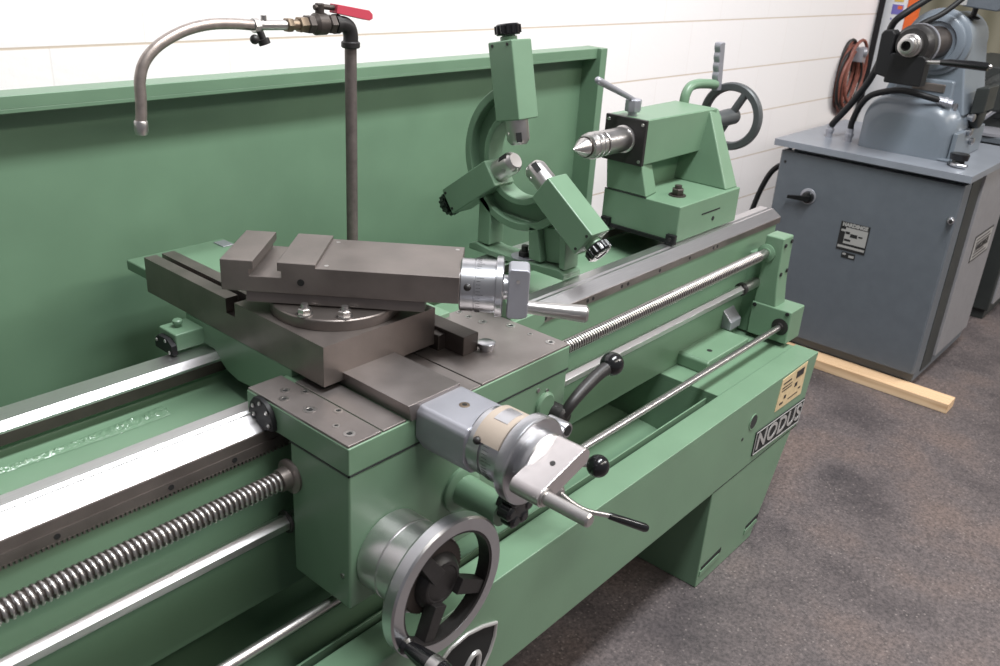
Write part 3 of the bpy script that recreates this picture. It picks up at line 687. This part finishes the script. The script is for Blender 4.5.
m = MB(); m.lathe((HX, 1.2, 1.058), (1, 0, 0), [(-.011, .077), (-.011, .093), (-.007, .097), (.007, .097), (.011, .093), (.011, .077), (.005, .073), (-.005, .073)], 64, closed=True)
m.lathe((HX - .12, 1.2, 1.058), (1, 0, 0), [(0, .02), (.10, .024), (.135, .024), (.138, .018)], 28)
for a in (117, 297):
    a = math.radians(a); m.tube([(HX - .005, 1.2 + .02 * math.cos(a), 1.058 + .02 * math.sin(a)), (HX, 1.2 + .080 * math.cos(a), 1.058 + .080 * math.sin(a))], .0115, 12)
lab(m.build('tailstock_handwheel', 'wheelgrey', TS), 'dark cast handwheel')

# ================================================================== COOLANT PIPE
CP = thing('coolant_pipe', (1.12, 1.33, .862), 'dark upright coolant pipe with red lever valve and curved metal hose above the splash guard', 'coolant pipe')
m = MB(); m.cyl((1.118, 1.33, .862), (1.118, 1.33, 1.318), .0112, n=24); m.lathe((1.118, 1.33, .862), (0, 0, 1), [(0, .02), (.015, .02), (.018, .015)], 6); m.build('riser', 'pipe', CP)
m = MB(); m.tube(cat([(1.118, 1.33, 1.300), (1.118, 1.33, 1.318), (1.112, 1.33, 1.331), (1.098, 1.33, 1.337), (1.080, 1.33, 1.337)]), .0140, 18); m.lathe((1.118, 1.33, 1.294), (0, 0, 1), [(0, .0155), (.002, .0175), (.010, .0175), (.012, .015)], 24); m.lathe((1.090, 1.33, 1.337), (-1, 0, 0), [(0, .0150), (.001, .0172), (.011, .0172)], 24)
m.build('elbow', 'iron', CP)
m = MB(); m.hexnut((1.078, 1.33, 1.3375), (-1, 0, 0), .0175, .014); m.lathe((1.064, 1.33, 1.338), (-1, 0, 0), [(0, .013), (.006, .019), (.026, .019), (.034, .013)], 28); m.hexnut((1.031, 1.33, 1.338), (-1, 0, 0), .0165, .014); m.cyl((1.048, 1.33, 1.355), (1.048, 1.33, 1.369), .008)
vb = m.build('ball_valve', 'dulldark', CP)
m = MB(); m.use(1).tube([(1.036, 1.33, 1.366), (1.055, 1.33, 1.367), (1.085, 1.33, 1.364)], .005, 8); m.hexnut((1.048, 1.33, 1.366), (0, 0, 1), .0085, .007)
m.use(0).prism(1, [(1.078, 1.356), (1.080, 1.3715), (1.155, 1.3600), (1.163, 1.353), (1.163, 1.345), (1.155, 1.342)], 1.319, 1.341)
lab(m.build('valve_lever', ['red', 'dulldark'], vb, .0025), 'red vinyl covered lever')
m = MB(); m.hexnut((1.018, 1.33, 1.338), (-1, 0, 0), .014, .018); m.cyl((1.0, 1.33, 1.338), (.985, 1.33, 1.338), .009); m.hexnut((.986, 1.33, 1.338), (-1, 0, 0), .0125, .012); m.build('brass_coupling', 'brass', CP)
m = MB(); m.cyl((.976, 1.33, 1.338), (.90, 1.33, 1.340), .0085); m.lathe((.918, 1.33, 1.339), (-1, 0, 0), [(0, .012), (.010, .012)], 8); m.cyl((.93, 1.33, 1.345), (.93, 1.33, 1.355), .005); m.build('clamp_fitting', 'steel', CP)
m = MB(); m.lathe((.918, 1.325, 1.33), (.3, -.2, -1), [(0, .006), (.012, .006), (.013, .010), (.022, .010)], 12); m.sph((.905, 1.322, 1.318), .008); m.build('wing_screw', 'iron', CP)
hp = cat([(.905, 1.33, 1.340), (.868, 1.33, 1.343), (.828, 1.33, 1.343), (.790, 1.33, 1.337), (.756, 1.33, 1.325), (.728, 1.33, 1.309), (.709, 1.33, 1.289), (.700, 1.33, 1.265), (.6985, 1.33, 1.24), (.6965, 1.33, 1.215), (.694, 1.33, 1.199)], 14)
m = MB(); m.tube(hp, lambda t: .0088 + .0002 * math.sin(t * 420), 14); m.build('flex_hose', 'hose', CP)
m = MB(); m.lathe((.6943, 1.33, 1.204), (-.03, 0, -1), [(0, .0092), (.002, .0105), (.016, .0108), (.022, .0085), (.0225, .006), (.018, .005)], 22); m.build('hose_nozzle', 'steel', CP)

# ================================================================== TIMBER AND CABINET
m = MB(); m.box(3.276, 3.362, .572, 1.62, 0, .038); tag(m.build('timber_batten', 'wood', None, .002), 'pale pine batten on the floor under the front of the grey cabinet', 'timber')
CB = thing('machine_cabinet', (3.68, 1.07, .038), 'grey steel machine cabinet with rotary switch and data plate, raised on a pine batten', 'cabinet')
m = MB(); m.box(3.364, 4.00, .7325, 1.395, .075, .80); m.box(3.3655, 4.00, .733, 1.39, .038, .08); cb = m.build('cabinet_body', 'grey', CB, .003)
m = MB(); m.box(3.575, 4.012, .722, .735, .085, .815); sp_ = lab(m.build('side_panel', 'greylight', CB, .002), 'pale grey side cover')
m = MB(); m.box(3.44, 3.57, .7305, .734, .06, .81); m.build('recess_strip', 'dark', CB)
m = MB(); m.prism(2, [(3.340, .737), (3.345, .731), (3.43, .731), (3.43, .74), (3.36, .745), (3.36, 1.395), (3.43, 1.40), (3.43, 1.407), (3.345, 1.407), (3.340, 1.400)], .078, .8065); dr_ = m.build('cabinet_door', 'grey', CB, .002)
m = MB(); m.use(1).lathe((3.340, 1.266, .652), (-1, 0, 0), [(0, .031), (.004, .031), (.005, .028)], 32); m.use(0).lathe((3.336, 1.264, .650), (-1, 0, 0), [(0, .024), (.014, .022), (.016, .018)], 28)
m.hexa([(3.322, 1.252, .636), (3.322, 1.338, .634), (3.310, 1.338, .634), (3.310, 1.252, .636)], [(3.322, 1.252, .660), (3.322, 1.338, .646), (3.310, 1.338, .646), (3.310, 1.252, .660)])
lab(m.build('rotary_switch', ['black', 'alu'], dr_, .001), 'black rotary switch handle on a silver escutcheon')
m = MB(); m.lathe((3.341, .747, .682), (-1, -.25, 0), [(0, .013), (.004, .013), (.005, .010), (.022, .010), (.024, .0085)], 24); m.use(1).cyl((3.316, .741, .682), (3.3145, .7405, .682), .006); m.build('door_latch', ['satin', 'hole'], dr_)
m = MB(); m.cyl((3.341, 1.383, .765), (3.338, 1.383, .765), .005, n=14); m.build('door_screw', 'iron', dr_)
# data plate (reads right to left along -y)
def P3(y0, y1, z0, z1, mi, m, t): m.use(mi).box(3.340 - t, 3.341, min(y0, y1), max(y0, y1), z0, z1)
m = MB()
P3(1.118, 1.008, .480, .590, 0, m, .0015)
P3(1.096, 1.012, .508, .570, 1, m, .0022); P3(1.114, 1.012, .490, .499, 1, m, .0022); P3(1.112, 1.096, .553, .561, 1, m, .0022)
for y0, y1, z0, z1 in ((1.075, 1.048, .535, .549), (1.094, 1.078, .545, .555), (1.094, 1.070, .518, .526), (1.044, 1.028, .540, .546)): P3(y0, y1, z0, z1, 0, m, .0027)
P3(1.092, 1.040, .452, .474, 0, m, .0015); P3(1.064, 1.044, .457, .466, 1, m, .0022); P3(1.088, 1.076, .464, .471, 1, m, .0022)
dp = lab(m.build('data_plate', ['hole', 'plate'], dr_), 'black and silver data plate')
t = text_mesh('HARDINGE', .0185, frame((3.3375, 1.063, .580), (0, -1, 0), (0, 0, 1)), .0004)
lab(t.build('lettering', 'plate', dp), 'silver letters reading HARDINGE')
m = MB(); m.use(0).box(3.685, 3.945, .7205, .723, .450, .556); m.use(1).box(3.692, 3.938, .7196, .721, .457, .549); m.use(0)
for z, x0, x1 in ((.536, 3.71, 3.90), (.522, 3.71, 3.92), (.480, 3.71, 3.86), (.466, 3.71, 3.90)): m.box(x0, x1, .7190, .72, z, z + .005)
sl = lab(m.build('maker_label', ['iron', 'plate'], sp_), 'silver label in a dark frame')
t = text_mesh('HARDINGE', .036, frame((3.812, .7188, .5025), (1, 0, 0), (0, 0, 1)), .0004); t.build('lettering', 'iron', sl)
m = MB(); m.box(3.318, 4.03, .712, 1.432, .824, .848); m.prism(2, [(3.318, .712), (4.03, .712), (4.03, 1.432), (3.318, 1.432)], .8475, .8485); m.box(3.40, 3.98, .75, 1.38, .795, .826)
lab(m.build('cabinet_top', 'tabletop', CB, .004), 'blue grey painted steel top')

# ================================================================== MACHINE HEAD ON CABINET
HD = thing('lathe_headstock', (3.70, 1.02, .8485), 'blue grey cast headstock with black collet closer standing on the grey cabinet', 'headstock')
m = MB()
def rsec(y0, y1, z0, z1, r, n=10):
    p = [(y0, z0)]
    for i in range(n + 1):
        a = PI - PI / 2 * i / n; p.append((y0 + r + r * math.cos(a), z1 - r + r * math.sin(a)))
    for i in range(n + 1):
        a = PI / 2 - PI / 2 * i / n; p.append((y1 - r + r * math.cos(a), z1 - r + r * math.sin(a)))
    p.append((y1, z0)); return p
Rr = []
for x, g, dz in ((3.478, .040, -.055), (3.484, .020, -.030), (3.500, .008, -.010), (3.53, 0, 0), (3.86, 0, 0)):
    Rr.append([(x + .0, y, z) for y, z in rsec(.850 + g, 1.185 - g, .8487, 1.045 + dz, .085)])
m.rings(Rr); hb = m.build('headstock_base', 'greycast', HD, 0, 50)
m = MB(); m.box(3.50, 3.86, .835, .852, .8487, .95); m.box(3.48, 3.53, .84, .925, .8487, .858); m.build('base_flange', 'greycast', hb, .004)
m = MB()
out = [(.852, 1.0), (.880, 1.12)] + [(1.0 + .096 * math.cos(math.radians(a)), 1.250 + .096 * math.sin(math.radians(a))) for a in range(186, -7, -12)] + [(1.13, 1.12), (1.165, 1.0)]
m.prism(0, out, 3.575, 3.86); m.prism(0, [(.90, 1.02), (.905, 1.12), (1.10, 1.12), (1.12, 1.02)], 3.55, 3.58)
hs = m.build('headstock_housing', 'greycast', HD, .008)
sy, sz = 1.0, 1.245
m = MB(); m.lathe((3.58, sy, sz), (-1, 0, 0), [(0, .116), (.018, .114), (.022, .107), (.024, .098), (.040, .096), (.044, .089), (.044, .072), (.034, .068)], 56); m.build('spindle_flange', 'greycast', hs)
m = MB(); m.lathe((3.56, sy, sz), (-1, 0, 0), [(0, .056), (.10, .052), (.12, .048), (.20, .046)], 40); m.build('spindle_sleeve', 'dulldark', HD)
m = MB(); m.lathe((3.36, sy, sz), (-1, 0, 0), [(0, .062), (.004, .067), (.050, .067), (.058, .060), (.075, .054)], 44); m.use(1).lathe((3.352, sy, sz), (-1, 0, 0), [(-.01, .0695), (.006, .0695)], 44); cc = m.build('closer_collar', ['iron', 'alu'], HD)
m = MB(); m.use(0).lathe((3.285, sy, sz), (-1, 0, 0), [(0, .038), (.02, .038), (.022, .034), (.040, .032), (.041, .029), (.060, .028), (.062, .025), (.062, .016), (.03, .015)], 40); m.use(1).cyl((3.256, sy, sz), (3.25, sy, sz), .0152)
m.build('draw_tube', ['steel', 'hole'], cc)
m = MB(); m.prism(0, rsec(.942, 1.066, 1.115, 1.215, .015), 3.28, 3.34); m.prism(0, [(1.060, 1.13), (1.060, 1.275), (1.072, 1.287), (1.100, 1.284), (1.108, 1.27), (1.105, 1.14)], 3.28, 3.34); m.build('closer_bracket', 'rubber', HD, .005)
m = MB(); m.use(1).tube([(3.30, .958, 1.195), (3.30, .885, 1.2025)], .0075, 12); m.use(0).tube([(3.30, .900, 1.201), (3.30, .868, 1.203), (3.30, .80, 1.205), (3.30, .752, 1.205)], lambda t: .009 + .005 * min(1, t * 2), 16); m.use(1).sph((3.30, .748, 1.207), .008); m.build('closer_lever', ['black', 'steel'], HD)
each('pipe_fitting', 'satin', HD, ((3.545, .897, 1.035), (3.60, .842, 1.0), (3.62, .842, .945), (3.68, .842, .905)), lambda m, x, y, z: m.lathe((x, y, z), (-.2, -1, 0), [(0, .010), (.012, .010), (.013, .014), (.022, .014), (.024, .009)], 12))
m = MB(); m.box(3.545, 3.56, .93, 1.045, 1.075, 1.105); m.build('index_plate', 'dull', HD, .004)
m = MB(); m.prism(0, [(.80, 1.11), (.845, 1.10), (.845, 1.005), (.80, 1.02)], 3.62, 3.75); m.lathe((3.70, .85, 1.0), (0, -1, 0), [(0, .05), (.03, .05), (.035, .035)], 28); m.build('gear_cover', 'dark', HD, .005)
# lamp
LP = thing('work_lamp', (3.72, .93, 1.30), 'small grey work lamp box on a dark stalk above the grey headstock', 'lamp')
m = MB(); m.cyl((3.70, .940, 1.327), (3.70, .936, 1.372), .010); m.lathe((3.70, .9405, 1.325), (0, 0, 1), [(0, .022), (.006, .028), (.012, .012)], 24); m.build('stalk', 'iron', LP)
m = MB(); m.prism(0, [(.850, 1.360), (.842, 1.372), (.842, 1.44), (.985, 1.44), (.985, 1.385), (.965, 1.368)], 3.64, 3.78); m.build('lamp_housing', 'grey', LP, .005)
m = MB(); m.box(3.636, 3.64, .955, .985, 1.372, 1.43); lab(m.build('lens', 'plate', LP, .001), 'pale lens')
# hoses and fittings
def hose(name, pts, r, label, fit=None):
    m = MB(); m.use(0).tube(cat(pts, 8), r, 14)
    if fit:
        for p, d in fit:
            m.use(1).lathe(p, d, [(0, .014), (.02, .014), (.021, .017), (.032, .017), (.034, .013), (.05, .013)], 8)
    return tag(m.build(name, ['rubber', 'alu']), label, 'hose')
hose('hydraulic_hose', [(3.552, 1.312, .895), (3.545, 1.298, .915), (3.54, 1.252, .985), (3.54, 1.200, 1.085), (3.535, 1.172, 1.185), (3.50, 1.155, 1.262), (3.46, 1.130, 1.305), (3.47, 1.10, 1.338), (3.50, 1.072, 1.368), (3.54, 1.035, 1.402), (3.6, .97, 1.43)], .0125, 'thick black hose rising from the left fitting on the grey cabinet top past the headstock', [((3.553, 1.3145, .8485), (0, 0, 1))])
hose('hydraulic_hose', [(3.530, 1.227, .895), (3.526, 1.226, .925), (3.51, 1.205, .988), (3.485, 1.165, 1.037), (3.475, 1.10, 1.064), (3.475, 1.045, 1.073), (3.475, .975, 1.066), (3.50, .925, 1.055)], .0115, 'black hose arching low over the headstock base to a brass fitting', [((3.530, 1.227, .8485), (0, 0, 1)), ((3.50, .932, 1.056), (.2, -1, -.15))])
hose('conduit', [(3.33, 1.03, 1.288), (3.40, 1.015, 1.312), (3.45, .975, 1.345), (3.50, .935, 1.398), (3.53, .90, 1.45)], .0095, 'thin straight black conduit from the collet closer up past the lamp')
m = MB(); m.lathe((3.452, .800, .849), (0, 0, 1), [(0, .032), (.004, .034), (.006, .034), (.008, .022), (.022, .020), (.023, .031), (.042, .033), (.045, .029)], 32); m.use(1).tube(cat([(3.425, .812, .857), (3.412, .795, .858), (3.42, .765, .857)]), .008, 12)
tag(m.build('loose_knob', ['black', 'satin']), 'small black knob with bright collar at the grey cabinet top corner', 'knob')
hose('power_cable', [(3.40, 1.415, .735), (3.40, 1.432, .728), (3.40, 1.462, .69), (3.40, 1.488, .62), (3.40, 1.507, .54), (3.40, 1.53, .42), (3.41, 1.55, .2), (3.42, 1.6, .012), (3.5, 1.7, .012)], .011, 'black power cable curving down the back of the grey cabinet to the floor')

# ================================================================== BACKGROUND
CO2 = thing('cable_coil', (5.0, 1.82, .75), 'coil of red brown cable hanging on the white block wall behind the headstock', 'cable coil')
def wall_y(x): return 2.06 - (x + 1.5) * .22 / 6.82
rc = random.Random(3)
for k in range(9):
    m = MB(); pts = []
    cx_, cz_ = 5.03 + rc.uniform(-.03, .03), .91 + rc.uniform(-.02, .02); rx, rz = .10 + rc.uniform(-.03, .025), .155 + rc.uniform(-.025, .03)
    off = .015 + .012 * (k % 4)
    for i in range(28):
        a = 2 * PI * i / 28; x = cx_ + rx * math.cos(a) * (1 + .05 * math.sin(3 * a + k)); pts.append((x, wall_y(x) - off - .01 * math.sin(a + k), cz_ + rz * math.sin(a)))
    m.tube(pts, .0085, 8, closed=True); m.build('cable_loop', ['copper', 'copper', 'iron'][k % 3], CO2)
m = MB(); m.box(5.0, 5.06, wall_y(5.03) - .09, wall_y(5.03) + .005, .995, 1.07); m.sph((5.03, wall_y(5.03) - .075, 1.045), .03); m.build('hook_bracket', 'alu', CO2, .004)
m = MB(); m.tube(cat([(5.305, 1.822, 1.7), (5.305, 1.822, 1.35), (5.30, 1.820, 1.1), (5.30, 1.820, .9), (5.295, 1.822, .7)]), .016, 12); tag(m.build('wall_cable', 'rubber'), 'black cable running down the right end of the white block wall', 'cable')
WC = thing('cabinet_panel', (5.37, 1.73, 0), 'tall white panel with an orange edge and small coloured stickers behind the headstock', 'panel')
m = MB(); m.box(5.34, 5.40, 1.70, 1.835, 0, 1.9); m.build('front_panel', 'white', WC, .004)
m = MB(); m.box(5.345, 5.385, 1.640, 1.6995, 0, 1.9); lab(m.build('side_stripe', 'orange', WC, .004), 'orange painted edge')
m = MB(); m.box(5.337, 5.341, 1.716, 1.775, 1.235, 1.285); m.use(1).box(5.336, 5.340, 1.720, 1.745, 1.262, 1.280); m.use(2).box(5.337, 5.341, 1.722, 1.77, 1.30, 1.36); m.use(0).box(5.337, 5.341, 1.765, 1.772, 1.205, 1.215); m.box(5.337, 5.341, 1.72, 1.735, 1.206, 1.214); lab(m.build('sticker', ['purple', 'orange', 'yellow'], WC), 'small violet and yellow stickers')
BL = thing('dark_machine', (4.95, .98, 0), 'dark machine tool standing on the floor behind the grey cabinet', 'machine')
m = MB(); m.box(4.39, 5.5, .725, 1.32, .05, .80); m.build('machine_base', 'dark', BL, .006)
m = MB(); m.box(4.41, 5.48, .740, 1.30, 0, .051); m.build('plinth', 'dark', BL, .004)
m = MB(); m.box(4.42, 5.49, .716, .727, .08, .78); lab(m.build('front_door', 'greylight', BL, .003), 'pale grey front door')
m = MB(); m.box(4.36, 5.6, .66, 1.40, .80, .828); lab(m.build('machine_tray', 'grey', BL, .004), 'grey chip tray')
m = MB(); m.box(4.55, 5.3, .80, 1.22, .828, 1.10); m.lathe((4.56, .95, .98), (-1, 0, 0), [(0, .10), (.03, .10), (.05, .07), (.09, .06)], 36); m.box(4.7, 5.1, .78, .86, 1.02, 1.24); m.lathe((4.62, .79, 1.18), (-1, 0, 0), [(0, .045), (.05, .045)], 24); mh = m.build('machine_head', 'dark', BL, .008)
m = MB(); m.tube([(4.5, 1.005, .86), (4.48, .88, 1.0), (4.47, .83, 1.06)], .010, 10); m.sph((4.47, .825, 1.065), .024); lab(m.build('shift_lever', 'satin', mh), 'bright shift lever')
m = MB(); m.lathe((4.45, .93, .829), (0, 0, 1), [(0, .10), (.012, .10), (.02, .06)], 36); lab(m.build('round_cover', 'alu', BL), 'pale round cover')
m = MB(); m.box(4.95, 6.2, .58, .68, 1.245, 1.275); m.box(5.0, 5.06, .6, .66, .8, 1.25); m.build('guard_rail', 'plate', BL, .003)

# ================================================================== LIGHT AND CAMERA
def area(name, loc, sx, sy, e, col=(1, .97, .95), rot=(0, 0, 0)):
    l = bpy.data.lights.new(name, 'AREA'); l.shape = 'RECTANGLE'; l.size = sx; l.size_y = sy; l.energy = e; l.color = col
    o = bpy.data.objects.new(name, l); COL.objects.link(o); o.location = loc; o.rotation_euler = rot; return o
area('ceiling_lamp', (1.55, .06, 4.0), 2.6, .5, 225, (.95, .98, 1))
area('ceiling_lamp', (2.7, -2.4, 4.0), 5.0, .55, 150, (1, .94, .84))
area('ceiling_lamp', (6.5, -3.0, 4.0), 4.0, .55, 260)
W = bpy.data.worlds.new('hall'); S.world = W; W.use_nodes = True
bg = W.node_tree.nodes['Background']; bg.inputs['Color'].default_value = (.96, .95, 1.0, 1); bg.inputs['Strength'].default_value = .23

cd = bpy.data.cameras.new('camera'); cam = bpy.data.objects.new('camera', cd); COL.objects.link(cam)
cd.sensor_width = 36; cd.sensor_fit = 'HORIZONTAL'; cd.lens = 886.435 * 36 / 1000
a, b, c = math.radians(-50.3564), math.radians(65.9035), math.radians(3.7195)
R = Matrix.Rotation(a, 4, 'Z') @ Matrix.Rotation(b, 4, 'X') @ Matrix.Rotation(c, 4, 'Z')
cam.matrix_world = Matrix.Translation((0, 0, 1.5)) @ R
cd.clip_start = .05; cd.dof.use_dof = True; cd.dof.focus_distance = 1.75; cd.dof.aperture_fstop = 8
S.camera = cam
vs_ = S.view_settings
vs_.view_transform = 'Standard'; vs_.look = 'None'; vs_.gamma = 1; vs_.use_curve_mapping = False; vs_.exposure = 0.0
